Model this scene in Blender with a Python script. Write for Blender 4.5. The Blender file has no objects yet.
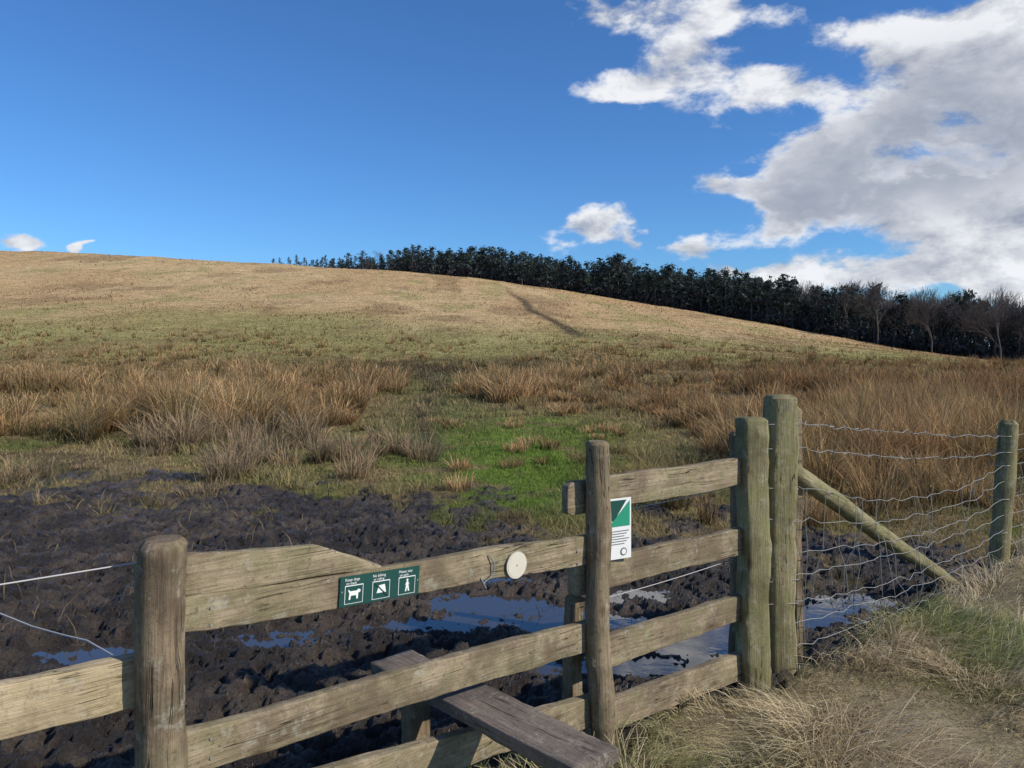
import bpy, bmesh, math, random
import numpy as np
from mathutils import Vector, Matrix
random.seed(7)
rng = np.random.default_rng(11)
scene = bpy.context.scene
scene.view_settings.view_transform = 'Standard'
scene.view_settings.look = 'None'
scene.view_settings.exposure = 0
C = bpy.context.collection

# ------------------------------------------------------------------ noise
TAB = rng.random((256, 256))
def vn(x, y, s=0):
    x = np.asarray(x, float) + s*17.31; y = np.asarray(y, float) + s*9.77
    ix = np.floor(x).astype(int); iy = np.floor(y).astype(int)
    fx = x-ix; fy = y-iy
    fx = fx*fx*(3-2*fx); fy = fy*fy*(3-2*fy)
    a = TAB[ix & 255, iy & 255]; b = TAB[(ix+1) & 255, iy & 255]
    c = TAB[ix & 255, (iy+1) & 255]; d = TAB[(ix+1) & 255, (iy+1) & 255]
    return (a*(1-fx)+b*fx)*(1-fy)+(c*(1-fx)+d*fx)*fy
def fbm(x, y, s=0, o=4, g=.5):
    t = 0; a = 1; n = 0
    for i in range(o):
        t = t+a*vn(x*2**i*1.03+y*.21, y*2**i-x*.17, s+i*3); n += a; a *= g
    return t/n
def sstep(a, b, x):
    t = np.clip((x-a)/(b-a), 0, 1); return t*t*(3-2*t)
TX = rng.random((256, 256)); TY = rng.random((256, 256))
def worley(x, y):
    ix = np.floor(x).astype(int); iy = np.floor(y).astype(int)
    best = np.full(x.shape, 9.)
    for dx in (-1, 0, 1):
        for dy in (-1, 0, 1):
            cx = ix+dx; cy = iy+dy
            px = cx+TX[cx & 255, cy & 255]; py = cy+TY[cx & 255, cy & 255]
            best = np.minimum(best, (px-x)**2+(py-y)**2)
    return np.sqrt(best)

# ------------------------------------------------------------------ terrain
FX = [-9, -3, -.95, .373, 1.2, 3.7, 9, 30]
FY = [-5, .3, 2.1, 3.26, 3.85, 5.8, 9.5, 22]
def yf(x): return np.interp(x, FX, FY)
MX = [-9, -3, -1, .5, 1.5, 2.5, 3.2, 4.2, 6]
MY = [8.5, 8.8, 7.6, 6.9, 6.6, 6.3, 5.4, 4.0, 2]
def bank(x, y):
    return sstep(.08, -.2, y-yf(x)+(fbm(x*2.2, y*2.2, 5)-.5)*.4)
def mud(x, y):
    n = (fbm(x*.7, y*.7, 9)-.5)*4.6+(fbm(x*3, y*3, 2)-.5)*4.0+(fbm(x*9, y*9, 12)-.5)*2.0
    return sstep(.7, -.5, y+n-np.interp(x, MX, MY))*(1-bank(x, y))
UR = [-1.2, -.665, -.5, -.31, -.145, -.015, .115, .245, .375, .5, .63, .8, 1.2]
HR = [40, 33.8, 32, 29.3, 26.6, 22.8, 17.5, 12.0, 5.8, .9, -2.8, -5, -8]
RR = [260, 262, 262, 262, 260, 255, 250, 240, 225, 205, 185, 175, 170]
BAS = [(-.3, 5.25, .48), (.15, 4.95, .66), (.65, 4.7, .6), (1.12, 4.42, .5), (2.0, 4.95, .5), (1.5, 4.8, .45), (2.35, 5.25, .4),
       (-1.35, 4.55, .55), (.35, 4.15, .4), (-2.4, 4.3, .4), (.9, 5.35, .5), (-.75, 4.1, .28), (0.05, 5.75, .45), (-.6, 4.75, .4), (.75, 4.1, .3), (-1.9, 5.0, .35), (-.1, 3.75, .2)]
def hgt(x, y):
    x = np.asarray(x, float); y = np.asarray(y, float)
    yy = np.maximum(y, 30); u = x/yy
    H = np.interp(u, UR, HR); R = np.interp(u, UR, RR); B = 52
    t = (y-B)/(R-B)
    tc = np.clip(t, 0, 1)
    h = H*tc**1.35
    over = np.maximum(y-R, 0)
    h = h-np.minimum(over*.05, 14)*(over > 0)
    far = sstep(8, 30, y)
    h = h+far*((fbm(x*.22, y*.22, 21)-.5)*.35)+sstep(60, 120, y)*(fbm(x*.03, y*.03, 4)-.5)*1.6
    mid = sstep(5, 9, y)
    h = h+mid*(fbm(x*1.3, y*1.3, 31)-.5)*.16
    near = (y < 12)
    b = bank(x, y); m = mud(x, y)
    h = h+b*(.02+(fbm(x*1.6, y*1.6, 8)-.5)*.12)+b*np.clip((x-1.5)*.03, 0, .12)
    d = np.zeros_like(h)
    if near.any():
        xn = x[near]; yn = y[near]
        w = worley(xn*6.8+fbm(xn*5, yn*5, 1)*1.8, yn*8+fbm(xn*5, yn*5, 3)*1.8)
        w2 = worley(xn*15+3.3+fbm(xn*9, yn*9, 8), yn*16)
        q = (fbm(xn*1.4, yn*1.4, 13)-.5)*.06+sstep(.10, .40, w)*.05-.022+(fbm(xn*13, yn*13, 6, 4, .8)-.5)*.11+(np.minimum(w2, .6)-.3)*.05
        for bx, by, br in BAS:
            q = q-.078*np.exp(-(((xn-bx)/br)**2+((yn-by)/(br*.5))**2)**1.5)
        d[near] = q
    return h+m*d
def hz1(x, y): return float(hgt(np.array([x]), np.array([y]))[0])

def mesh_np(name, V, F, cols=None, mat=None, extra=None, smooth=False, link=True, parent=None):
    me = bpy.data.meshes.new(name)
    me.vertices.add(len(V)); me.vertices.foreach_set('co', np.asarray(V, np.float32).ravel())
    li = np.concatenate([f.ravel() for f in F]).astype(np.int32)
    tot = np.concatenate([np.full(len(f), f.shape[1]) for f in F]).astype(np.int32)
    st = np.concatenate([[0], np.cumsum(tot)[:-1]]).astype(np.int32)
    me.loops.add(len(li)); me.loops.foreach_set('vertex_index', li)
    me.polygons.add(len(tot)); me.polygons.foreach_set('loop_start', st); me.polygons.foreach_set('loop_total', tot)
    if smooth: me.polygons.foreach_set('use_smooth', np.ones(len(tot), bool))
    me.update(calc_edges=True)
    if cols is not None:
        a = me.color_attributes.new('Col', 'FLOAT_COLOR', 'POINT')
        c4 = np.ones((len(V), 4), np.float32); c4[:, :3] = cols
        a.data.foreach_set('color', c4.ravel())
    if extra:
        for k, v in extra.items():
            a = me.attributes.new(k, 'FLOAT', 'POINT'); a.data.foreach_set('value', np.asarray(v, np.float32))
    if mat: me.materials.append(mat)
    ob = bpy.data.objects.new(name, me)
    if link: C.objects.link(ob)
    if parent: ob.parent = parent
    return ob

# ------------------------------------------------------------------ node helpers
class NT:
    def __init__(s, tree): s.t = tree; s.n = tree.nodes; s.l = tree.links
    def node(s, typ, **kw):
        n = s.n.new(typ)
        for k, v in kw.items(): setattr(n, k, v)
        return n
    def put(s, sock, v):
        if isinstance(v, bpy.types.NodeSocket): s.l.new(v, sock)
        else: sock.default_value = v
    def m(s, op, a, b=None, c=None, clamp=False):
        n = s.node('ShaderNodeMath', operation=op); n.use_clamp = clamp
        s.put(n.inputs[0], a)
        if b is not None: s.put(n.inputs[1], b)
        if c is not None: s.put(n.inputs[2], c)
        return n.outputs[0]
    def v(s, op, a, b=None):
        n = s.node('ShaderNodeVectorMath', operation=op)
        s.put(n.inputs[0], a)
        if b is not None: s.put(n.inputs[1], b)
        return n.outputs[1] if op in ('DOT_PRODUCT', 'LENGTH') else n.outputs[0]
    def noise(s, vec, scale, detail=4, rough=.5, dist=0):
        n = s.node('ShaderNodeTexNoise'); s.put(n.inputs['Vector'], vec)
        n.inputs['Scale'].default_value = scale; n.inputs['Detail'].default_value = detail
        n.inputs['Roughness'].default_value = rough; n.inputs['Distortion'].default_value = dist
        return n.outputs[0]
    def ss(s, x, a, b, to0=0., to1=1.):
        n = s.node('ShaderNodeMapRange', interpolation_type='SMOOTHSTEP')
        s.put(n.inputs[0], x); n.inputs[1].default_value = a; n.inputs[2].default_value = b
        n.inputs[3].default_value = to0; n.inputs[4].default_value = to1
        return n.outputs[0]
    def mix(s, f, a, b, mode='MIX'):
        n = s.node('ShaderNodeMix', data_type='RGBA', blend_type=mode)
        s.put(n.inputs[0], f)
        for i, vv in ((6, a), (7, b)):
            if isinstance(vv, tuple) and len(vv) == 3: vv = vv+(1,)
            s.put(n.inputs[i], vv)
        return n.outputs[2]
def newmat(name, rough=.9, spec=.2):
    m = bpy.data.materials.new(name); m.use_nodes = True
    t = NT(m.node_tree); bs = m.node_tree.nodes['Principled BSDF']
    bs.inputs['Roughness'].default_value = rough
    bs.inputs['Specular IOR Level'].default_value = spec
    return m, t, bs
def bump(t, bs, h, strength=.5, dist=.01):
    b = t.node('ShaderNodeBump'); b.inputs['Strength'].default_value = strength; b.inputs['Distance'].default_value = dist
    t.put(b.inputs['Height'], h); t.l.new(b.outputs[0], bs.inputs['Normal'])

# ground
gm, t, bs = newmat('ground_mat', .95, .15)
col = t.node('ShaderNodeAttribute', attribute_name='Col').outputs['Color']
wet = t.node('ShaderNodeAttribute', attribute_name='wet').outputs['Fac']
pos = t.node('ShaderNodeNewGeometry').outputs['Position']
n1 = t.noise(pos, 50, 5, .75); n2 = t.noise(pos, 4, 5, .6); n3 = t.noise(pos, .35, 6, .65)
f = t.m('MULTIPLY', t.m('MULTIPLY', t.ss(n1, .2, .8, .5, 1.5), t.ss(n2, .25, .75, .7, 1.3)), t.ss(n3, .25, .75, .75, 1.25))
vs = t.node('ShaderNodeVectorMath', operation='SCALE'); t.put(vs.inputs[0], col); t.put(vs.inputs['Scale'], f)
t.l.new(vs.outputs[0], bs.inputs['Base Color'])
t.put(bs.inputs['Roughness'], t.m('SUBTRACT', .95, t.m('MULTIPLY', wet, t.ss(n2, .38, .58, .3, .64))))
t.put(bs.inputs['Specular IOR Level'], t.m('ADD', .08, t.m('MULTIPLY', wet, .42)))
bump(t, bs, t.m('ADD', t.m('MULTIPLY', n1, 1.), n2), 1., .05)

# vegetation
def vegmat(name, tr=.35):
    m = bpy.data.materials.new(name); m.use_nodes = True; t = NT(m.node_tree)
    t.n.remove(t.n['Principled BSDF'])
    col = t.node('ShaderNodeAttribute', attribute_name='Col').outputs['Color']
    df = t.node('ShaderNodeBsdfDiffuse'); t.l.new(col, df.inputs[0])
    tl = t.node('ShaderNodeBsdfTranslucent'); t.l.new(col, tl.inputs[0])
    mx = t.node('ShaderNodeMixShader'); mx.inputs[0].default_value = tr
    t.l.new(df.outputs[0], mx.inputs[1]); t.l.new(tl.outputs[0], mx.inputs[2])
    t.l.new(mx.outputs[0], t.n['Material Output'].inputs[0])
    return m
vm = vegmat('grass_mat'); treem = vegmat('tree_mat', .15)

# wood
def woodmat(name, dark, mid, light, algae, amt=.5):
    m, t, bs = newmat(name, .88, .15)
    oc = t.node('ShaderNodeTexCoord').outputs['Object']
    r = t.node('ShaderNodeObjectInfo').outputs['Random']
    cb = t.node('ShaderNodeCombineXYZ'); 
    for i, k in enumerate((37., 11., 23.)): t.put(cb.inputs[i], t.m('MULTIPLY', r, k))
    p = t.v('ADD', oc, cb.outputs[0])
    g = t.noise(t.v('MULTIPLY', p, (5., 120., 120.)), 1, 5, .65, .3)
    g2 = t.noise(t.v('MULTIPLY', p, (2.2, 34., 34.)), 1, 5, .6, .5)
    b = t.noise(t.v('MULTIPLY', p, (1.5, 9., 9.)), 1, 5, .6, .6)
    bl = t.noise(p, 9, 6, .7)
    sp = t.noise(p, 60, 5, .75)
    cr = t.noise(t.v('MULTIPLY', p, (1.1, 30., 30.)), 1, 2, .5, .6)
    crack = t.ss(t.m('ABSOLUTE', t.m('SUBTRACT', cr, .47)), .0, .012, 1, 0)
    crack = t.m('MULTIPLY', crack, t.ss(t.noise(p, 3.5, 3, .6), .47, .6, 0, 1))
    vo = t.node('ShaderNodeTexVoronoi'); t.put(vo.inputs['Vector'], t.v('MULTIPLY', p, (3., 8., 8.))); vo.inputs['Scale'].default_value = 1
    kn = t.ss(vo.outputs['Distance'], .05, .16, 1, 0)
    c = t.mix(t.ss(b, .3, .7), mid, light)
    c = t.mix(t.ss(g, .3, .6, .5, 0), c, dark)
    c = t.mix(t.ss(g2, .3, .52, .55, 0), c, dark)
    al = t.m('MULTIPLY', t.ss(bl, .40, .62), amt)
    c = t.mix(al, c, algae)
    c = t.mix(t.m('MULTIPLY', t.ss(t.noise(p, 3.3, 5, .7), .42, .66), .75), c, dark)
    c = t.mix(t.m('MULTIPLY', t.ss(t.noise(p, 17, 5, .75), .54, .70), .55), c, (.36, .345, .28))
    c = t.mix(t.ss(sp, .52, .68, 0, .7), c, dark)
    c = t.mix(t.m('MULTIPLY', kn, .7), c, (.06, .04, .025))
    c = t.mix(t.m('MULTIPLY', crack, .85), c, (.03, .024, .018))
    t.l.new(c, bs.inputs['Base Color'])
    h = t.m('ADD', t.m('ADD', g, g2), t.m('MULTIPLY', sp, .7))
    bump(t, bs, t.m('SUBTRACT', h, t.m('MULTIPLY', crack, 1.6)), 1., .004)
    return m
rail_m = woodmat('weathered_rail', (.11, .08, .052), (.28, .22, .145), (.40, .325, .215), (.18, .165, .085), .65)
post_m = woodmat('weathered_post', (.08, .058, .04), (.21, .155, .10), (.31, .235, .15), (.15, .14, .08), .5)
gpost_m = woodmat('mossy_post', (.105, .09, .048), (.23, .20, .115), (.34, .29, .17), (.18, .18, .075), .75)
yrail_m = woodmat('pale_rail', (.2, .15, .09), (.38, .30, .19), (.52, .41, .26), (.27, .24, .12), .4)
tread_m = woodmat('tread_wood', (.08, .063, .055), (.17, .135, .11), (.25, .205, .165), (.13, .12, .09), .3)
wire_m, t, bs = newmat('wire_metal', .5, .5); bs.inputs['Metallic'].default_value = .6; bs.inputs['Base Color'].default_value = (.33, .33, .31, 1)
rope_m, t, bs = newmat('pale_rope', .9); bs.inputs['Base Color'].default_value = (.45, .43, .42, 1)
def flat(name, c, rough=.5):
    m, t, bs = newmat(name, rough, .3)
    p = t.node('ShaderNodeTexCoord').outputs['Object']
    n = t.noise(p, 30, 5, .7)
    t.l.new(t.mix(t.ss(n, .5, .8, 0, .35), c, tuple(v*.6+.03 for v in c)), bs.inputs['Base Color'])
    return m
green_m = flat('sign_green', (.010, .06, .05)); white_m = flat('sign_white', (.72, .72, .7)); sgreen_m = flat('sign_bright_green', (.02, .26, .15))
grey_m = flat('sign_print', (.12, .13, .14)); disc_m = flat('disc_plastic', (.56, .52, .43))

# ------------------------------------------------------------------ ground sheet
ys = [-6.0]
while ys[-1] < 900:
    y = ys[-1]
    ys.append(y+(.25 if y < 1.2 else .05 if y < 2.6 else max(.011, .0032*y) if y < 9 else .0075*y if y < 300 else 30))
ys = np.array(ys); nc = 960
uu = np.linspace(-1, 1, nc); uu = uu*.65+.35*uu**3
W = 1.15*np.sqrt((ys+1.2)**2+9)
X = uu[None, :]*W[:, None]; Y = np.repeat(ys[:, None], nc, 1)
Z = hgt(X.ravel(), Y.ravel())
x = X.ravel(); y = Y.ravel()
b = bank(x, y); m = mud(x, y)
def mixc(a, bb, f): return np.asarray(a)*(1-f[:, None])+np.asarray(bb)*f[:, None]
def groundcol(x, y, m=None, b=None):
    if m is None: m = mud(x, y)
    if b is None: b = bank(x, y)
    u = x/np.maximum(y, 1)
    n1 = fbm(x*.35, y*.35, 40); n2 = fbm(x*1.5, y*1.5, 44); n3 = fbm(x*.045, y*.03, 47, 5)
    field = mixc((.24, .185, .09), (.145, .165, .05), sstep(.38, .62, n1*.5+n2*.5)*np.ones_like(x))
    field = mixc(field, (.10, .075, .05), sstep(.56, .70, fbm(x*.8, y*.8, 49))*.6)
    gp = np.exp(-((u-.0)/.13)**2)*sstep(6, 9, y)*sstep(22, 15, y)*sstep(.22, .48, n2)
    field = mixc(field, (.135, .215, .035), np.clip(gp*1.2, 0, 1)*.92)
    rz = sstep(13, 20, y+(n1-.5)*6)
    field = mixc(field, (.22, .15, .075), rz*.75*(1-.8*np.clip(gp, 0, 1)))
    cor = np.exp(-((u+.09)/.065)**2)*sstep(13, 18, y)*sstep(60, 38, y)
    field = mixc(field, (.13, .145, .05), np.clip(cor*1.1, 0, 1)*.9)
    trk = np.exp(-((u+.105-.012*np.sin(y*.25))/.018)**2)*sstep(9, 13, y)*sstep(58, 40, y)
    field = mixc(field, (.09, .07, .05), np.clip(trk, 0, 1)*.7)
    dark = np.exp(-((u+.06)/.16)**2)*np.exp(-((y-58)/16)**2)
    field = mixc(field, (.06, .042, .03), np.clip(dark*1.3, 0, 1)*.9)
    hz = sstep(52, 75, y+(n1-.5)*20)
    up = sstep(70, 150, y+(n3-.5)*100)
    hill = mixc((.27, .235, .095), (.42, .29, .15), up)
    n4 = fbm(x*.09, y*.035, 71, 5, .6)
    hill = mixc(hill, (.47, .35, .19), sstep(.45, .62, n3)*.6)
    hill = mixc(hill, (.24, .16, .085), sstep(.54, .68, n4)*.6)
    hill = mixc(hill, (.28, .25, .10), sstep(.40, .28, n4)*.6)
    hill = mixc(hill, (.23, .235, .08), np.clip(np.exp(-((y-85)/22)**2)*sstep(.42, .58, n3), 0, 1)*.6)
    xc = 9.2-(y-104)*.087+np.sin(y*.11)*.5
    tr = np.exp(-((x-xc)/(.9+.5*n2))**2)*sstep(96, 106, y)*sstep(250, 170, y)
    hill = mixc(hill, (.085, .065, .04), np.clip(tr*1.2, 0, 1)*.85)
    c = mixc(field, hill, hz)
    bk = mixc((.38, .31, .18), (.19, .2, .065), sstep(.5, .68, fbm(x*1.1, y*1.1, 52)))
    c = mixc(c, bk*.85, b)
    mc = mixc((.032, .025, .021), (.10, .078, .06), sstep(.38, .66, fbm(x*3, y*3, 60)*.5+fbm(x*11, y*11, 61)*.5))
    c = mixc(c, mc, m)
    return c
cols = groundcol(x, y, m, b)
nr = len(ys)
idx = np.arange(nr*nc).reshape(nr, nc)
F = np.stack([idx[:-1, :-1], idx[:-1, 1:], idx[1:, 1:], idx[1:, :-1]], -1).reshape(-1, 4)
mesh_np('ground', np.stack([x, y, Z], 1), [F], cols, gm, {'wet': m}, True)

# puddle water
wm, t, bs = newmat('puddle_water', .03, .5)
bs.inputs['Base Color'].default_value = (.045, .037, .03, 1); bs.inputs['IOR'].default_value = 2.0
pp = t.node('ShaderNodeNewGeometry').outputs['Position']
bump(t, bs, t.noise(pp, 9, 3), .06, .01)
bm = bmesh.new()
for p in ((-3.4, 3.5), (.5, 3.75), (2.9, 5.2), (2.9, 6.3), (-3.4, 6.3)): bm.verts.new((p[0], p[1], -.034))
bm.faces.new(bm.verts); me = bpy.data.meshes.new('puddle'); bm.to_mesh(me); me.materials.append(wm)
C.objects.link(bpy.data.objects.new('puddle', me))

# ------------------------------------------------------------------ blades
def blades(name, bx, by, h, w, lean, ldir, c0, c1, mat=vm, zoff=0., curl=.9, bz=None):
    n = len(bx)
    z = hgt(bx, by)-.01+zoff if bz is None else bz
    fa = rng.random(n)*math.pi
    sx = np.cos(fa)*w/2; sy = np.sin(fa)*w/2
    lx = np.cos(ldir)*lean; ly = np.sin(ldir)*lean
    base = np.stack([bx, by, z], 1)
    def lvl(f, wf):
        hor = (f**1.7)*h
        up = h*(f-curl*lean*.45*f*f)
        c = base+np.stack([lx*hor, ly*hor, np.maximum(up, .0)], 1)
        s = np.stack([sx*wf, sy*wf, 0*sx], 1)
        return c-s, c+s
    a0, a1 = lvl(0, 1.); b0, b1 = lvl(.45, .8); e0, e1 = lvl(.8, .5); tp, _ = lvl(1., 0)
    V = np.stack([a0, a1, b0, b1, e0, e1, tp], 1).reshape(-1, 3)
    k = np.arange(n)[:, None]*7
    Q = np.concatenate([k+[0, 1, 3, 2], k+[2, 3, 5, 4]]); T = k+np.array([4, 5, 6])
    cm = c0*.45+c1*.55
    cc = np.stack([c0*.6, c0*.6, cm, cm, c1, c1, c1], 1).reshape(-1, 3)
    return mesh_np(name, V, [Q, T], cc, mat)

def pick(c_list, n):
    a = np.array(c_list); i = rng.integers(0, len(a), n); j = rng.integers(0, len(a), n); f = rng.random((n, 1))
    return (a[i]*f+a[j]*(1-f))*rng.uniform(.75, 1.25, (n, 1))

# --- rush tussocks
tus = []
def addt(n, y0, y1, prob, hr, um=.8):
    yy_ = np.sqrt(rng.uniform(y0**2, y1**2, n)); u_ = rng.uniform(-um, um, n); x_ = u_*yy_
    p = prob(x_, yy_, u_)
    k = rng.random(n) < p
    hn = .4+1.1*sstep(.3, .65, fbm(x_*.45, yy_*.3, 95, 3))
    for a, bb, q in zip(x_[k], yy_[k], hn[k]):
        tus.append((a, bb, rng.uniform(*hr)*q))
def prob(x, y, u):
    n1 = fbm(x*.28, y*.2, 90, 3); n2 = fbm(x*.8, y*.45, 93, 3)
    start = np.interp(u, [-.8, -.25, -.2, -.02, .06, .15, .25, .5, .8], [17, 16, 17.5, 20, 17, 12.5, 9.5, 8.2, 7.5])
    p = sstep(-4, 5, y+(n1-.5)*12-start)
    cor = np.exp(-((u+.10-.02*np.sin(y*.2))/.065)**2)*sstep(80, 50, y)
    p = p*(1-.97*cor)*sstep(.38, .54, n1)*sstep(.34, .52, n2)
    return p*sstep(110, 50, y)
addt(7200, 7.2, 30, prob, (.35, .8))
addt(9500, 30, 115, prob, (.4, .72))
for i in range(26):
    a = rng.uniform(-4.0, -1.3); tus.append((a, 10.9+rng.normal(0, .8), rng.uniform(.2, .6)))
for i in range(3): tus.append((-6.1+rng.uniform(-.3, .3), 9.6+rng.uniform(-.3, .3), .3))
for i in range(46):
    yy_ = rng.uniform(8.6, 17); tus.append((rng.uniform(-.75, .2)*yy_, yy_, rng.uniform(.1, .28)))
bx, by, hh, ww, cy, le = [], [], [], [], [], []
for (a, bb, H) in tus:
    k = int(np.clip(1500/bb, 22, 120)*rng.uniform(.5, 1.2))
    r = rng.uniform(.07, .26)*(1.1 if bb < 20 else 1.5)
    th = rng.random(k)*6.283; rr = r*np.sqrt(rng.random(k))
    bx.append(a+rr*np.cos(th)); by.append(bb+rr*np.sin(th))
    hh.append(H*rng.uniform(.5, 1.2, k)); ww.append(np.full(k, np.clip(.0010*bb, .006, .04)))
    cy.append(np.full(k, rng.random())); le.append(th+rng.normal(0, .8, k))
bx = np.concatenate(bx); by = np.concatenate(by); hh = np.concatenate(hh); ww = np.concatenate(ww); cy = np.concatenate(cy); le = np.concatenate(le)
n = len(bx)
c1 = pick([(.54, .34, .165), (.44, .26, .115), (.60, .43, .235), (.27, .175, .095)], n)
c1 = mixc(c1, (.20, .18, .075), ((cy > .68)*.6)*np.ones(n))
c1 = c1*(.6+.75*np.modf(cy*7.3)[0])[:, None]
c1 = mixc(c1, (.32, .26, .18), ((by < 13.5) & (bx < -1))*.6)
rt = sstep(.05, .3, bx/by)*sstep(12, 22, by)
c1 = mixc(c1, c1*np.array([.76, .70, .68]), rt)
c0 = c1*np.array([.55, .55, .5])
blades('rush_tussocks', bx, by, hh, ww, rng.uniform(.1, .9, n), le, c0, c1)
print('rush', n)

# --- low field grass
def scatter(n, y0, y1, um):
    y_ = y0*(y1/y0)**rng.random(n); u_ = rng.uniform(-um, um, n)
    return u_*y_, y_
x_, y_ = scatter(200000, 4.4, 60, .8)
mm = mud(x_, y_); k = (rng.random(len(x_)) < (1-mm)**2*.95+.03) & (y_ > yf(x_)+.1)
x_, y_ = x_[k], y_[k]; n = len(x_)
g = groundcol(x_, y_)
gpat = np.exp(-((x_/y_-.0)/.12)**2)*sstep(20, 14, y_)
tn = (sstep(.42, .62, fbm(x_*.8, y_*.8, 66))*.8+rng.random(n)*.3)*(1-.7*gpat)
tall = sstep(.5, .7, fbm(x_*1.3, y_*1.3, 68, 3))*(1-.6*gpat)
c1 = mixc(g*1.2, np.array([.44, .34, .18]), np.clip(tn, 0, 1)*.6)*rng.uniform(.7, 1.3, (n, 1))
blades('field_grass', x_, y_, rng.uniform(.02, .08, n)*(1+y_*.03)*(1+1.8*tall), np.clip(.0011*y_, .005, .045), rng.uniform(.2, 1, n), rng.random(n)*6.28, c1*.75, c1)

# --- hillside grass tufts
x_, y_ = scatter(170000, 50, 265, .8); n = len(x_)
g = groundcol(x_, y_); f_ = rng.uniform(.85, 1.2, (n, 1))
big = rng.random(n) < .10*sstep(.5, .62, fbm(x_*.06, y_*.03, 77))
g[big] = g[big]*np.array([.5, .43, .4])
blades('hillside_grass', x_, y_, rng.uniform(.07, .24, n)*(1+big*1.2), .0012*y_*rng.uniform(.4, 1.4, n), rng.uniform(.3, 1., n), rng.random(n)*6.28, g*f_*1.1, g*f_*1.2)

# --- bank (near dry grass)
n = 250000
x_ = rng.uniform(-.6, 6.5, n); y_ = rng.uniform(.6, 7, n)
bk = bank(x_, y_); clump = fbm(x_*2.6, y_*2.6, 83, 3)
k = (rng.random(n) < bk*(.3+.7*sstep(.35, .6, clump))) & (x_ < y_*.8+.9) & (y_ > 1.6)
x_, y_, clump = x_[k], y_[k], clump[k]; n = len(x_)
gn = sstep(.55, .68, fbm(x_*1.1, y_*1.1, 52)); gn = np.maximum(gn, np.exp(-(((x_-.7)/.36)**2+((y_-3.05)/.4)**2)))
c1 = pick([(.74, .62, .41), (.64, .52, .32), (.85, .73, .52), (.5, .4, .25)], n)
c1 = mixc(c1, pick([(.24, .31, .08), (.36, .39, .14)], n), gn*.8*(rng.random(n) < .8))
edge = np.exp(-((y_-yf(x_))/.25)**2)
h_ = rng.uniform(.03, .13, n)*(.45+1.15*sstep(.35, .65, clump))
path = np.exp(-((x_-y_*.62)/.35)**2)*sstep(4.8, 4.2, y_)
h_ = h_*(1-.45*path)
h_ = h_*np.where(x_ < 1.1, .75, 1.)+edge*sstep(1.2, 1.6, x_)*rng.uniform(0, .10, n)
ld = fbm(x_*.9, y_*.9, 88, 3)*14+rng.normal(0, .6, n)
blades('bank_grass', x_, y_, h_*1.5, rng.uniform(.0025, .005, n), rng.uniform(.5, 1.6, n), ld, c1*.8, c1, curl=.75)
print('bank', n)

# ------------------------------------------------------------------ trees
def tube(P0, P1, r0, r1, k=4):
    P0 = np.array(P0); P1 = np.array(P1); d = P1-P0; L = np.linalg.norm(d)+1e-9; d = d/L
    a = np.cross(d, [0.3, .9, .1]); a /= np.linalg.norm(a)+1e-9; bb = np.cross(d, a)
    th = np.arange(k)*2*math.pi/k
    ring = np.cos(th)[:, None]*a+np.sin(th)[:, None]*bb
    V = np.concatenate([P0+ring*r0, P1+ring*r1]); i = np.arange(k); j = (i+1) % k
    return V, np.stack([i, j, j+k, i+k], 1)
class Acc:
    def __init__(s): s.V = []; s.F = []; s.C = []; s.o = 0
    def add(s, V, F, c):
        s.V.append(V); s.F.append(F+s.o); s.C.append(np.broadcast_to(c, V.shape)); s.o += len(V)
    def arr(s): return np.concatenate(s.V), np.concatenate(s.F), np.concatenate(s.C)
def pine(H, seed):
    r = np.random.default_rng(seed); A = Acc()
    bark = np.array([.06, .05, .045])
    A.add(*tube((0, 0, -.5), (r.normal(0, .1), 0, H*.6), .014*H, .010*H, 5), bark)
    A.add(*tube((0, 0, H*.6), (r.normal(0, .2), 0, H*.94), .010*H, .02, 4), bark)
    nb = 30; cb = r.uniform(.15, .5); pk = r.uniform(.35, .6)
    for i in range(nb):
        f = cb+(1-cb)*(i+r.random())/nb; s_ = (f-cb)/(1-cb)
        prof = math.sin(math.pi*min(1, max(0, (s_+.12)/1.12))**(pk+.35))**.8
        z = f*H*.97; R = H*.17*prof*r.uniform(.45, 1.25)+.25
        a = r.random()*6.283; tip = np.array([math.cos(a)*R, math.sin(a)*R, z+r.uniform(-.03, .05)*H])
        A.add(*tube((0, 0, z-.03*H), tip, .05, .02, 3), bark)
        q = 14; cen = np.array([0, 0, z])+(tip-[0, 0, z])*r.uniform(.2, 1.1, (q, 1))+r.normal(0, .03*H, (q, 3))*[1, 1, .8]
        s = r.uniform(.08, .28, (q, 1, 1))*(H/14)
        off = r.normal(0, 1, (q, 4, 3)); off[:, 2] = -off[:, 0]; off[:, 3] = -off[:, 1]
        V = (cen[:, None]+off*s).reshape(-1, 3)
        c = np.array([.028, .037, .024])*r.uniform(.5, 1.8)
        A.add(V, np.arange(q*4).reshape(-1, 4), c)
    return A.arr()
def bush(H, seed):
    r = np.random.default_rng(seed); A = Acc()
    for i in range(7):
        a = r.random()*6.28; A.add(*tube((0, 0, -.3), (math.cos(a)*H*.5, math.sin(a)*H*.5, H*r.uniform(.6, 1)), .06, .02, 3), np.array([.06, .05, .045]))
    q = 120; P = r.normal(0, 1, (q, 3)); P /= np.linalg.norm(P, axis=1)[:, None]
    cen = P*r.uniform(.3, 1, (q, 1))*[H*.8, H*.8, H*.5]+[0, 0, H*.5]
    off = r.normal(0, 1, (q, 4, 3)); off[:, 2] = -off[:, 0]; off[:, 3] = -off[:, 1]
    V = (cen[:, None]+off*r.uniform(.12, .36, (q, 1, 1))).reshape(-1, 3)
    A.add(V, np.arange(q*4).reshape(-1, 4), np.array([.040, .037, .030]))
    return A.arr()
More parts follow.
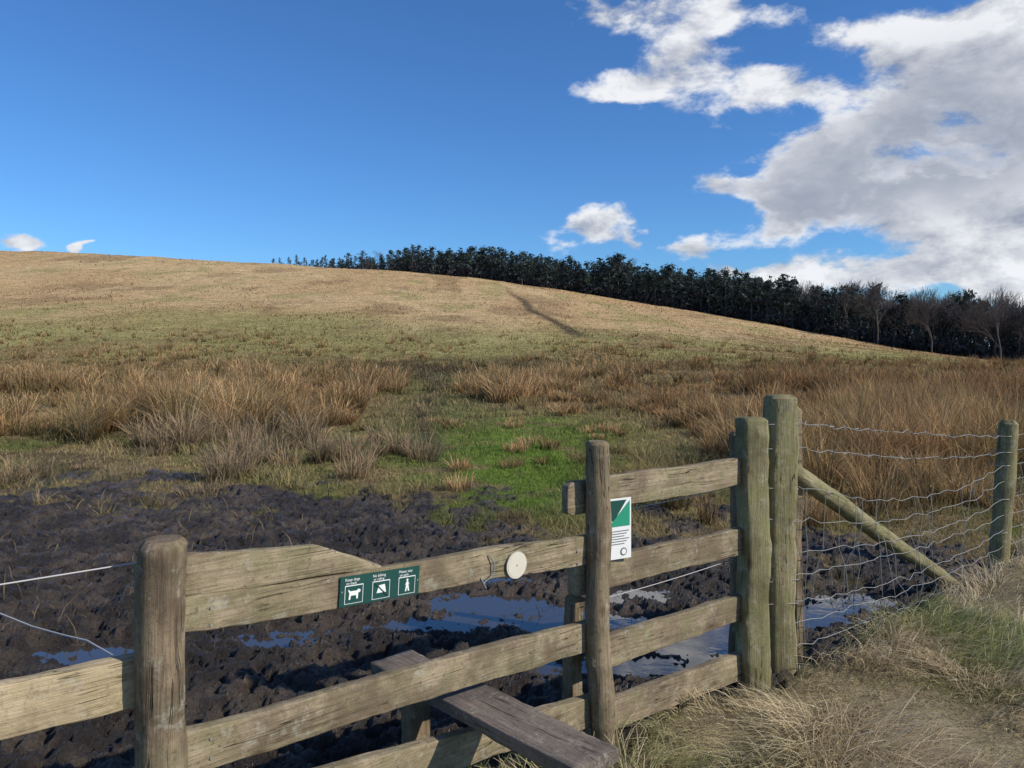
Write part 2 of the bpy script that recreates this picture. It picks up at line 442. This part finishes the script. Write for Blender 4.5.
def bare(H, seed, depth=6, rk=.015):
    r = np.random.default_rng(seed); A = Acc(); bark = np.array([.085, .07, .062])
    def grow(p, d, L, rad, k):
        q = p+d*L
        A.add(*tube(p, q, rad, rad*.72, 5 if k > 4 else 3), bark*(1 if k > 2 else 1.2))
        if k == 0: return
        nchild = (2 if k == depth-0 else 3) if k > 1 else 3
        for i in range(nchild):
            ax = r.normal(0, 1, 3); ax -= ax.dot(d)*d; ax /= np.linalg.norm(ax)+1e-6
            sp = r.uniform(.3, .75) if i else r.uniform(.05, .4)
            nd = d+ax*sp; nd[2] += .10; nd /= np.linalg.norm(nd)
            st = q if i < 2 else p+d*L*r.uniform(.5, .95)
            grow(st, nd, L*r.uniform(.66, .92), max(rad*(.75 if i == 0 else .55), .022), k-1)
    grow(np.array([0, 0, -.5]), np.array([r.normal(0, .04), 0, 1.]), H*.24, H*rk, depth)
    V, F, Cc = A.arr(); s = H/V[:, 2].max(); V = V*s
    return V, F, Cc
pines = [pine(14, i) for i in range(14)]
bares = [bare(13, 50+i, 5) for i in range(9)]
bushes = [bush(4, 80+i) for i in range(5)]
AT = Acc(); 
def put(tpl, x, y, sc, wid=1., tint=None):
    V, F, Cc = tpl; a = rng.random()*6.283; ca, sa = math.cos(a), math.sin(a)
    W_ = np.stack([(V[:, 0]*ca-V[:, 1]*sa)*sc*wid+x, (V[:, 0]*sa+V[:, 1]*ca)*sc*wid+y, V[:, 2]*sc+hz1(x, y)], 1)
    t_ = rng.uniform(.75, 1.35) if tint is None else tint
    AT.add(W_, F, Cc*t_+np.array([.020, .027, .037]))  # bluish offset paints distance haze into the tree colours
HT = lambda u: np.interp(u, [-.34, -.3, -.2, -.12, -.05, .1, .25, .4, .55, .9], [1.8, 3.4, 5.2, 9.0, 11.2, 12., 14.5, 14.5, 15.5, 16.5])
for row in range(8):
    u = -.31
    while u < .95:
        R = np.interp(u, UR, RR); y0 = R+3+row*6+rng.uniform(-3, 3)
        H = HT(u)*rng.uniform(.72, 1.12)*(1+.02*row)*(.72+.56*fbm(np.array(u*22.), np.array(0.), 3, 3))
        pb = np.interp(u, [.1, .2, .3, .42, .6], [.02, .1, .3, .7, .9])
        if rng.random() < pb: put(bares[rng.integers(9)], u*y0, y0, H/12.2)
        else: put(pines[rng.integers(14)], u*y0, y0, H/14, rng.uniform(.9, 1.6))
        if row in (0, 2, 4, 6) or rng.random() < .3: put(bushes[rng.integers(5)], (u+.004)*y0, y0+1, min(1.3, H/9)*rng.uniform(.6, 1.2))
        u += rng.uniform(.007, .015)
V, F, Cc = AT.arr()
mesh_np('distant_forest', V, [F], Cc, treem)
print('forest faces', len(F))
def single(x, y, H, seed):
    V, F, Cc = bare(H, seed, 7, .016)
    V = V.copy(); V[:, 0] += x; V[:, 1] += y; V[:, 2] += hz1(x, y)
    mesh_np('bare_tree', V, [F], Cc*1.2+np.array([.02, .025, .032]), treem)  # aerial haze painted in as a blue-grey lift of the bark colour
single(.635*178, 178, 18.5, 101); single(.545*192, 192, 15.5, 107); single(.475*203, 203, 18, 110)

# ------------------------------------------------------------------ timber
def empty(name):
    e = bpy.data.objects.new(name, None); C.objects.link(e); return e
def sect(hy, hz, kind, r=.008):
    if kind == 'round':
        th = np.arange(22)*2*math.pi/22; return np.stack([np.cos(th)*hy, np.sin(th)*hz], 1)
    r = min(r, hy*.9, hz*.9); pts = []
    for cx, cz, a0 in ((1, 1, 0), (-1, 1, 90), (-1, -1, 180), (1, -1, 270)):
        for a in (0, 30, 60, 90):
            q = math.radians(a0+a); pts.append((cx*(hy-r)+r*math.cos(q), cz*(hz-r)+r*math.sin(q)))
        nx = {0: (0, hz), 90: (-hy, 0), 180: (0, -hz), 270: (hy, 0)}[a0]
        pts.append(nx)
    return np.array(pts)
def sweep(name, o, ax, up, st, mat, parent, kind='board', r=.008, jit=.0025, seed=None):
    seed = rng.integers(0, 99) if seed is None else seed
    ax = Vector(ax).normalized(); up = Vector(up); ay = up.cross(ax).normalized(); az = ax.cross(ay)
    S = np.array(st, float); L = S[-1, 0]-S[0, 0]
    xs = np.unique(np.concatenate([np.linspace(S[0, 0], S[-1, 0], max(6, int(L/.03))), S[:, 0]]))
    V = []; 
    for xx in xs:
        v = [np.interp(xx, S[:, 0], S[:, i]) for i in (1, 2, 3, 4)]
        p = sect(v[2], v[3], kind, r)
        a = np.arctan2(p[:, 1], p[:, 0])
        nz = (fbm(xx*5+0*a, a*1.5, seed, 3)-.5)*2*jit*1.6+(vn(xx*30+0*a, a*3, seed+5)-.5)*jit
        cyv = v[0]+(vn(xx*2.5, 0., seed+2)-.5)*jit*3; czv = v[1]+(vn(xx*2.5, 5., seed+4)-.5)*jit*5
        q = np.stack([np.full(len(p), xx), cyv+p[:, 0]*(1+nz/max(v[2], .01)), czv+p[:, 1]*(1+nz/max(v[3], .01))], 1)
        V.append(q)
    k = len(V[0]); nS = len(V)
    def cap(q, dx): 
        c = q.mean(0); w = c+(q-c)*.9; w[:, 0] = q[:, 0]+dx; return w
    V = [cap(V[0], -.004)]+V+[cap(V[-1], .004)]; nS += 2
    V = np.concatenate(V); i = np.arange(k); j = (i+1) % k
    F = [np.concatenate([np.stack([s*k+i, s*k+j, (s+1)*k+j, (s+1)*k+i], 1) for s in range(nS-1)])]
    F.append(np.arange(k)[::-1][None]); F.append(((nS-1)*k+np.arange(k))[None])
    ob = mesh_np(name, V, F, None, mat, None, True)
    ob.data.set_sharp_from_angle(angle=math.radians(38))
    M = Matrix((ax, ay, az)).transposed().to_4x4(); M.translation = Vector(o)
    ob.matrix_world = M
    if parent: ob.parent = parent
    return ob
def post(name, x, y, z0, z1, rx, ry, mat, parent, kind='round', lean=(0, 0), ang=0., r=.02, tip=.012):
    ax = Vector((lean[0], lean[1], 1)).normalized()
    L = (z1-z0)/ax.z
    upv = Vector((math.cos(ang), math.sin(ang), 0))
    o = Vector((x, y, z0)) 
    st = [(0, 0, 0, ry*1.04, rx*1.04), (L-tip*1.2, 0, 0, ry, rx), (L, 0, 0, ry-tip, rx-tip)]
    return sweep(name, o, ax, upv, st, mat, parent, kind, r, jit=.005)
def board(name, p0, p1, prof, th, mat, parent, side=0.):
    p0 = Vector((p0[0], p0[1], 0)); p1 = Vector((p1[0], p1[1], 0)); d = (p1-p0); L = d.length; d.normalize()
    st = [(s, 0, (a+b_)/2, th/2, (b_-a)/2) for s, a, b_ in prof]
    return sweep(name, p0, d, Vector((0, 0, 1)), st, mat, parent, 'board', .005, jit=.003)

A0 = Vector((-.95, 2.1)); dm = Vector((.752, .659)); nb = Vector((-.659, .752))
def on(s, off=0.): v = A0+dm*s+nb*off; return (v.x, v.y)
fence = empty('wooden_fence')
ang_m = math.atan2(dm.y, dm.x)
post('near_post', -.94, 2.045, -.1, 1.182, .0595, .0595, post_m, fence, tip=.010, lean=(.012, 0))
post('near_back_stake', -1.02, 2.16, -.1, 1.10, .03, .03, gpost_m, fence, 'board', ang=ang_m, r=.006)
post('middle_post', .368, 3.19, -.1, 1.298, .05, .05, post_m, fence, tip=.008, lean=(-.004, 0))
board('left_rail', on(-1.6), on(-.02), [(0, .79, .925), (1.58, .742, .872)], .04, yrail_m, fence)
board('left_low_rail', on(-1.6), on(-.02), [(0, .36, .48), (1.58, .33, .45)], .04, rail_m, fence)
board('top_rail', on(.02), on(1.74), [(0, .905, 1.005), (1.72, .785, .905)], .04, rail_m, fence)
board('raised_top_board', on(.02, .004), on(.67, .004), [(0, 1.008, 1.128), (.43, .984, 1.082), (.655, .967, .978)], .036, rail_m, fence)
board('middle_rail', on(.0), on(1.74), [(0, .515, .635), (1.74, .43, .553)], .04, rail_m, fence)
board('low_rail', on(.0), on(1.74), [(0, .30, .42), (1.74, .115, .24)], .04, rail_m, fence)
B0 = Vector((.35, 3.27)); B1 = Vector((1.22, 3.90)); dr = (B1-B0).normalized(); nr_ = Vector((-dr.y, dr.x))
def onr(s, off=0.): v = B0+dr*s+nr_*off; return (v.x, v.y)
LR = (B1-B0).length
for nm, z0, z1, s0 in (('gate_top_rail', 1.015, 1.14, -.16), ('gate_second_rail', .675, .795, -.13), ('gate_third_rail', .335, .455, -.03), ('gate_bottom_rail', .055, .178, -.03)):
    board(nm, onr(s0), onr(LR+.03), [(0, z0-.01, z1-.02), (.02, z0-.02, z1-.005), (LR-s0+.03, z0-.005, z1-.0)], .042, rail_m, fence)
post('back_stake', .26, 3.33, -.1, .62, .035, .035, post_m, fence, 'board', ang=ang_m)
post('gate_post', 1.200, 3.84, -.1, 1.335, .067, .06, gpost_m, fence, 'board', ang=.25, r=.025, tip=.008)
post('gate_back_stake', 1.165, 3.99, -.1, 1.25, .035, .03, post_m, fence, 'board', ang=.3)
post('tall_strainer_post', 1.395, 4.02, -.1, 1.435, .074, .07, gpost_m, fence, 'board', ang=.15, r=.035, tip=.01)
post('strainer_back_stake', 1.555, 4.2, -.1, 1.36, .03, .03, post_m, fence, 'board', ang=.3)
def heads(pts, parent):
    bm = bmesh.new()
    for p, nn in pts:
        M = Matrix.Translation(Vector(p)) @ Vector((0, 0, 1)).rotation_difference(Vector(nn)).to_matrix().to_4x4()
        bmesh.ops.create_cone(bm, cap_ends=True, segments=8, radius1=.006, radius2=.004, depth=.006, matrix=M)
    me = bpy.data.meshes.new('nail_heads'); bm.to_mesh(me); me.materials.append(wire_m)
    o = bpy.data.objects.new('nail_heads', me); C.objects.link(o); o.parent = parent
nf = (-nb.x, -nb.y, 0); pts = []
for s in (.12, 1.60):
    for zz in (.97-.07*s, .92-.07*s, .6-.05*s, .545-.05*s):
        q = on(s, -.0215); pts.append(((q[0], q[1], zz), nf))
heads(pts, fence)

def wires(name, lines, rad, mat, parent=None):
    cu = bpy.data.curves.new(name, 'CURVE'); cu.dimensions = '3D'; cu.bevel_depth = rad; cu.bevel_resolution = 1
    for L in lines:
        s = cu.splines.new('POLY'); s.points.add(len(L)-1)
        for p, c in zip(s.points, L): p.co = (*c, 1)
    cu.materials.append(mat); o = bpy.data.objects.new(name, cu); C.objects.link(o)
    if parent: o.parent = parent
    return o
def seg(p, q, sag=0., n=14, jit=.0):
    p = np.array(p, float); q = np.array(q, float); f = np.linspace(0, 1, n)[:, None]
    P = p+(q-p)*f; P[:, 2] -= sag*4*f[:, 0]*(1-f[:, 0]); P[1:-1] += rng.normal(0, jit, (n-2, 3)); return P.tolist()
wires('gate_wires', [seg((*onr(0, .03), .97), (*onr(LR, .03), 1.0), .01), seg((*onr(0, .03), .60), (*onr(LR, .03), .635), .01)], .0022, wire_m, fence)
q0 = on(-2.2, .12); q1 = on(.02, .09)
wires('fence_wire', [seg((*q0, 1.155), (*q1, 1.095), .012)], .0022, rope_m, fence)
wires('slack_wire', [[(-2.9, 3.5, .62), (-2.5, 3.4, .59), (-2.13, 3.2, .585), (-1.9, 3.05, .585), (-1.7, 2.9, .61), (-1.5, 2.72, .655), (-1.3, 2.52, .68), (-1.15, 2.35, .72), (-1.04, 2.2, .80)]], .0032, rope_m, fence)

wf = empty('wire_fence')
post('fence_stake', 3.66, 5.8, -.15, 1.13, .07, .06, gpost_m, wf, 'round', lean=(.06, 0), tip=.02)
post('far_fence_stake', 6.9, 8.25, -.15, 1.15, .06, .06, gpost_m, wf, 'round', tip=.02)
b0 = Vector((1.46, 4.07, 1.045)); b1 = Vector((3.22, 5.5, -.06)); dd = b1-b0
sweep('diagonal_brace', b0, dd, (0, 0, 1), [(0, 0, 0, .05, .05), (dd.length, 0, 0, .046, .046)], gpost_m, wf, 'round', jit=.004)
zl = [1.30, 1.17, .98, .80, .64, .50, .37, .25, .12]; zr = [1.02, .90, .80, .68, .55, .43, .32, .20, .08]
Lw = []; L0 = np.array((1.46, 4.0)); L1 = np.array((3.66, 5.74)); L2 = np.array((6.9, 8.2))
sag = [.02, .05, .16, .12, .10, .05, .09, .05, .03]
for a, c, s in zip(zl, zr, sag):
    Lw.append(seg((*L0, a), (*L1, c), s, 34, .007)); Lw.append(seg((*L1, c), (*L2, c+.02), .03, 20, .005))
def netz(i, f): a, c, s = zl[i], zr[i], sag[i]; return a+(c-a)*f-s*4*f*(1-f)
for f in np.sort(rng.uniform(.02, .98, 15)):
    p = L0+(L1-L0)*f; off = rng.normal(0, .04)
    col_ = [(p[0]+off*(i-5)*.3+rng.normal(0, .012), p[1]+rng.normal(0, .012), netz(i, f)) for i in range(2, 9)]
    Lw.append(col_)
for f in np.linspace(.03, .97, 18):
    p = L1+(L2-L1)*f
    Lw.append([(p[0]+rng.normal(0, .012), p[1], zr[i]+.01-.03*4*f*(1-f)) for i in range(2, 9)])
for i in (0, 1):
    for f in np.linspace(.04, .96, 20):
        p = L0+(L1-L0)*f; z = netz(i, f)
        for k in range(2):
            v = rng.normal(0, 1, 3); v = v/np.linalg.norm(v)*.014
            Lw.append([(p[0]-v[0], p[1]-v[1], z-v[2]), (p[0]+v[0], p[1]+v[1], z+v[2])])
for zz in (1.29, 1.17, .96, .80, .62, .5, .36):
    ring = [(-.08, -.073), (.08, -.06), (.085, .08), (-.08, .085), (-.08, -.073)]
    Lw.append([(1.395+a*1.0, 4.02+c, zz+rng.normal(0, .008)) for a, c in ring])
for zz in (1.02, .9, .8, .55, .3):
    Lw.append([(3.64+.05*zz+.078*math.cos(a), 5.8+.07*math.sin(a), zz) for a in np.linspace(0, 6.28, 12)])
wires('netting', Lw, .0017, wire_m, wf)

stile = empty('wooden_stile')
pa = Vector((-.50, 3.17, .422)); pb = Vector((.265, 2.36, .432)); dv = pb-pa
sweep('step_tread', pa, dv, (0, 0, 1), [(0, 0, -.025, .098, .024), (dv.length, 0, -.025, .1, .024)], tread_m, stile, 'board', .007, jit=.003)
for f, w in ((.16, .0), (.86, 0)):
    q = pa+dv*f; post('step_leg', q.x, q.y, -.1, .372, .045, .045, post_m, stile, 'board', ang=ang_m, tip=.003)

def frame(o, ex, n):
    ex = Vector(ex).normalized(); n = Vector(n).normalized(); ey = n.cross(ex).normalized()
    M = Matrix((ex, ey, n)).transposed().to_4x4(); M.translation = Vector(o); return M
def poly(name, pts, z, mat, parent, th=.0012):
    bm = bmesh.new(); vs_ = [bm.verts.new((a, c, z)) for a, c in pts]; f = bm.faces.new(vs_)
    r = bmesh.ops.extrude_face_region(bm, geom=[f])
    bmesh.ops.translate(bm, vec=(0, 0, -th), verts=[v for v in r['geom'] if isinstance(v, bmesh.types.BMVert)])
    bmesh.ops.recalc_face_normals(bm, faces=bm.faces)
    me = bpy.data.meshes.new(name); bm.to_mesh(me); me.materials.append(mat)
    o = bpy.data.objects.new(name, me); C.objects.link(o); o.parent = parent; return o
def rect(x0, y0, x1, y1): return [(x0, y0), (x1, y0), (x1, y1), (x0, y1)]
def text(s, x, y, size, z, mat, parent):
    cu = bpy.data.curves.new('lettering', 'FONT'); cu.body = s; cu.size = size; cu.extrude = .0003; cu.materials.append(mat)
    o = bpy.data.objects.new('lettering', cu); C.objects.link(o); o.location = (x, y, z); o.parent = parent
slope = Vector((dm.x, dm.y, -.062))
q = on(.668, -.026)
sg = empty('dog_notice_sign'); sg.matrix_world = frame((q[0], q[1], .912), slope, nf)
poly('plate', rect(-.15, -.047, .15, .047), .003, green_m, sg, .004)
for i in range(3):
    cx = -.1+i*.1
    poly('frame_white', rect(cx-.033, -.04, cx+.033, .018), .0045, white_m, sg)
    poly('frame_inner', rect(cx-.0305, -.0375, cx+.0305, .0155), .006, green_m, sg)
    text(('Keep dogs', 'No biking', 'Please stay')[i], cx-.034, .032, .0125, .0045, white_m, sg)
    text(('on leads', 'or riding', 'on path')[i], cx-.030, .021, .0115, .0045, white_m, sg)
dog = [(-.02, -.026), (-.014, -.026), (-.012, -.014), (.006, -.014), (.008, -.026), (.013, -.026), (.014, -.008), (.022, -.004), (.021, .002), (.013, .005), (.009, .000), (-.014, .000), (-.021, .006), (-.023, .003), (-.018, -.006)]
poly('dog_icon', [(a-.1, c) for a, c in dog], .0072, white_m, sg)
poly('bike_icon', [(-.018, -.02), (.018, -.02), (.012, .006), (-.01, .004)], .0072, white_m, sg)
poly('slash', [(-.027, .012), (-.024, .0135), (.027, -.033), (.024, -.0355)], .0085, green_m, sg)
poly('walker_icon', [(.092, -.03), (.097, -.03), (.1, -.016), (.104, -.03), (.109, -.03), (.104, -.004), (.11, -.01), (.103, .002), (.097, .002), (.091, -.01), (.096, -.006)], .0072, white_m, sg)
poly('walker_head', [(.1+.004*math.cos(a), .007+.004*math.sin(a)) for a in np.linspace(0, 6, 9)], .0072, white_m, sg)
for a, c in ((-.143, 0), (.143, 0)):
    poly('screw', [(a+.003*math.cos(k), c+.003*math.sin(k)) for k in np.linspace(0, 5.5, 8)], .005, wire_m, sg)
q = on(1.262, -.026)
ds = empty('waymark_disc'); ds.matrix_world = frame((q[0], q[1], .868), slope, nf)
th = np.linspace(0, 2*math.pi, 33)[:-1]
poly('disc', [(.05*math.cos(a), .05*math.sin(a)) for a in th], .004, disc_m, ds, .006)
poly('disc_face', [(.044*math.cos(a), .044*math.sin(a)) for a in th], .005, disc_m, ds, .002)
poly('disc_pin', [(.003*math.cos(a), .003*math.sin(a)) for a in th], .0065, wire_m, ds, .002)
q = on(1.13, -.024); e = on(1.15, -.03)
wires('latch_hook', [[(q[0], q[1], .93), (e[0], e[1], .90), (e[0], e[1], .86), (q[0]-.02, q[1]-.02, .83)], [(q[0]-.03, q[1]-.02, .85), (q[0]-.01, q[1]-.01, .81)]], .0025, wire_m, fence)
q = onr(.105, -.03)
ws = empty('footpath_notice_sign'); ws.matrix_world = frame((q[0], q[1]-.005, .912), (dr.x*.96, dr.y*.7, 0), (dr.y*.7, -dr.x*.96, 0))
poly('plate', rect(-.07, -.13, .07, .13), .002, white_m, ws, .004)
poly('green_flash', [(-.062, .122), (.045, .122), (-.02, .035), (-.062, .035)], .0035, green_m, ws)
poly('green_band', [(.062, .118), (.062, .01), (-.05, .01)], .0037, sgreen_m, ws)
for i in range(6): poly('print_line', rect(-.045, -.012-i*.011, .058-.012*(i % 3), -.009-i*.011), .0036, grey_m, ws)
poly('logo', [(.03+.017*math.cos(a), -.1+.017*math.sin(a)) for a in th], .0036, grey_m, ws)
poly('logo_inner', [(.03+.012*math.cos(a), -.1+.012*math.sin(a)) for a in th], .005, white_m, ws)

# ------------------------------------------------------------------ world
SE, SR = math.radians(34), math.radians(112)
w = bpy.data.worlds.new('World'); scene.world = w; w.use_nodes = True
w.cycles.sampling_method = 'NONE'
t = NT(w.node_tree); bg = w.node_tree.nodes['Background']; bg.inputs[1].default_value = .12
sky = t.node('ShaderNodeTexSky', sky_type='NISHITA'); sky.sun_disc = False; sky.sun_elevation = SE; sky.sun_rotation = SR
sky.altitude = 200; sky.air_density = 1.0; sky.dust_density = .3; sky.ozone_density = 3
d = t.node('ShaderNodeTexCoord').outputs['Generated']
sx = t.node('ShaderNodeSeparateXYZ'); t.l.new(d, sx.inputs[0])
dn = t.v('MULTIPLY', d, (1., 1., 1.9))
yy = t.m('MAXIMUM', sx.outputs[1], .08)
u = t.m('DIVIDE', sx.outputs[0], yy); v = t.m('DIVIDE', sx.outputs[2], yy)
wn = t.node('ShaderNodeTexNoise'); t.l.new(dn, wn.inputs['Vector']); wn.inputs['Scale'].default_value = 11; wn.inputs['Detail'].default_value = 4
cu_ = t.node('ShaderNodeCombineXYZ'); t.l.new(u, cu_.inputs[0]); t.l.new(v, cu_.inputs[1])
off = t.v('MULTIPLY', t.v('SUBTRACT', wn.outputs['Color'], (.5, .5, .5)), (.13, .08, 0.))
uv = t.v('ADD', cu_.outputs[0], off)
def blob(px, py, a, b_, amp=1.):
    u0 = (px-512)/770; v0 = (345-py)/770
    q = t.v('MULTIPLY', t.v('SUBTRACT', uv, (u0, v0, 0.)), (1/a, 1/b_, 0.))
    return t.m('MULTIPLY', t.m('POWER', 2.71828, t.m('MULTIPLY', t.v('DOT_PRODUCT', q, q), -1.)), amp)
bl = [(800, 205, .10, .055, 1.1), (880, 160, .17, .065, 1.15), (985, 120, .14, .10, 1.3), (1000, 218, .14, .045, 1.15),
      (635, 90, .09, .032, .85), (610, 12, .08, .035, .75), (690, 55, .09, .035, .8), (740, 12, .12, .03, .85), (800, 85, .12, .034, .85), (910, 35, .13, .035, .85), (1010, 5, .09, .04, .9),
      (590, 230, .055, .034, 1.2), (640, 240, .02, .016, .7), (697, 249, .045, .018, 1.05), (22, 247, .040, .014, 1.3), (88, 250, .014, .008, 1.2),
      (985, 278, .13, .026, 1.25), (890, 265, .09, .016, 1.), (800, 284, .09, .022, 1.1), (730, 272, .03, .012, .9), (1120, 160, .2, .25, 1.), (715, 180, .05, .018, .8)]
M_ = None
for q in bl:
    o = blob(*q); M_ = o if M_ is None else t.m('ADD', M_, o)
back = t.m('MULTIPLY', t.ss(sx.outputs[1], .15, -.2), .55)  # generic unseen clouds behind the camera, added for lighting and reflections
M_ = t.m('MINIMUM', t.m('ADD', M_, back), 1.2)
def cn(vec, dt): return t.noise(vec, 9, dt, .62, .2)
N = cn(dn, 8); N2 = cn(t.v('ADD', dn, (.016, 0., .045)), 6)
th_ = t.m('SUBTRACT', .775, t.m('MULTIPLY', M_, .42))
D = t.m('SUBTRACT', N, th_)
dens = t.ss(D, -.05, .15)
G = t.m('MINIMUM', t.m('ADD', t.m('ADD', blob(890, 175, .22, .06), blob(985, 110, .14, .065)), blob(800, 218, .1, .035, .8)), 1.)
T = t.ss(D, .04, .22)
L_ = t.m('ADD', .70, t.m('MULTIPLY', t.m('SUBTRACT', N, N2), 3.0), clamp=True)
grey = t.m('MULTIPLY', t.m('MULTIPLY', T, G), .80)
lit = t.m('MULTIPLY', L_, t.m('SUBTRACT', 1., grey))
ccol = t.mix(lit, (2.5, 2.8, 3.5), (7.6, 7.7, 7.9))
skyc = t.mix(1., sky.outputs[0], (.46, .80, 1.18), 'MULTIPLY')
fin = t.mix(t.m('MULTIPLY', dens, .96), skyc, ccol)
t.l.new(fin, bg.inputs[0])

sl = bpy.data.lights.new('sun', 'SUN'); sl.energy = 4.9; sl.angle = math.radians(.6); sl.color = (1, .92, .80)
so = bpy.data.objects.new('sun', sl); C.objects.link(so)
sd = Vector((math.sin(SR)*math.cos(SE), math.cos(SR)*math.cos(SE), math.sin(SE)))
so.rotation_euler = sd.to_track_quat('Z', 'Y').to_euler()

cam = bpy.data.cameras.new('camera'); cam.sensor_width = 36; cam.lens = 770/1024*36; cam.shift_y = -39/1024
cam.clip_end = 3000; cam.clip_start = .05
co = bpy.data.objects.new('camera', cam); C.objects.link(co); co.location = (0, 0, 1.7); co.rotation_euler = (math.radians(90), 0, 0)
scene.camera = co
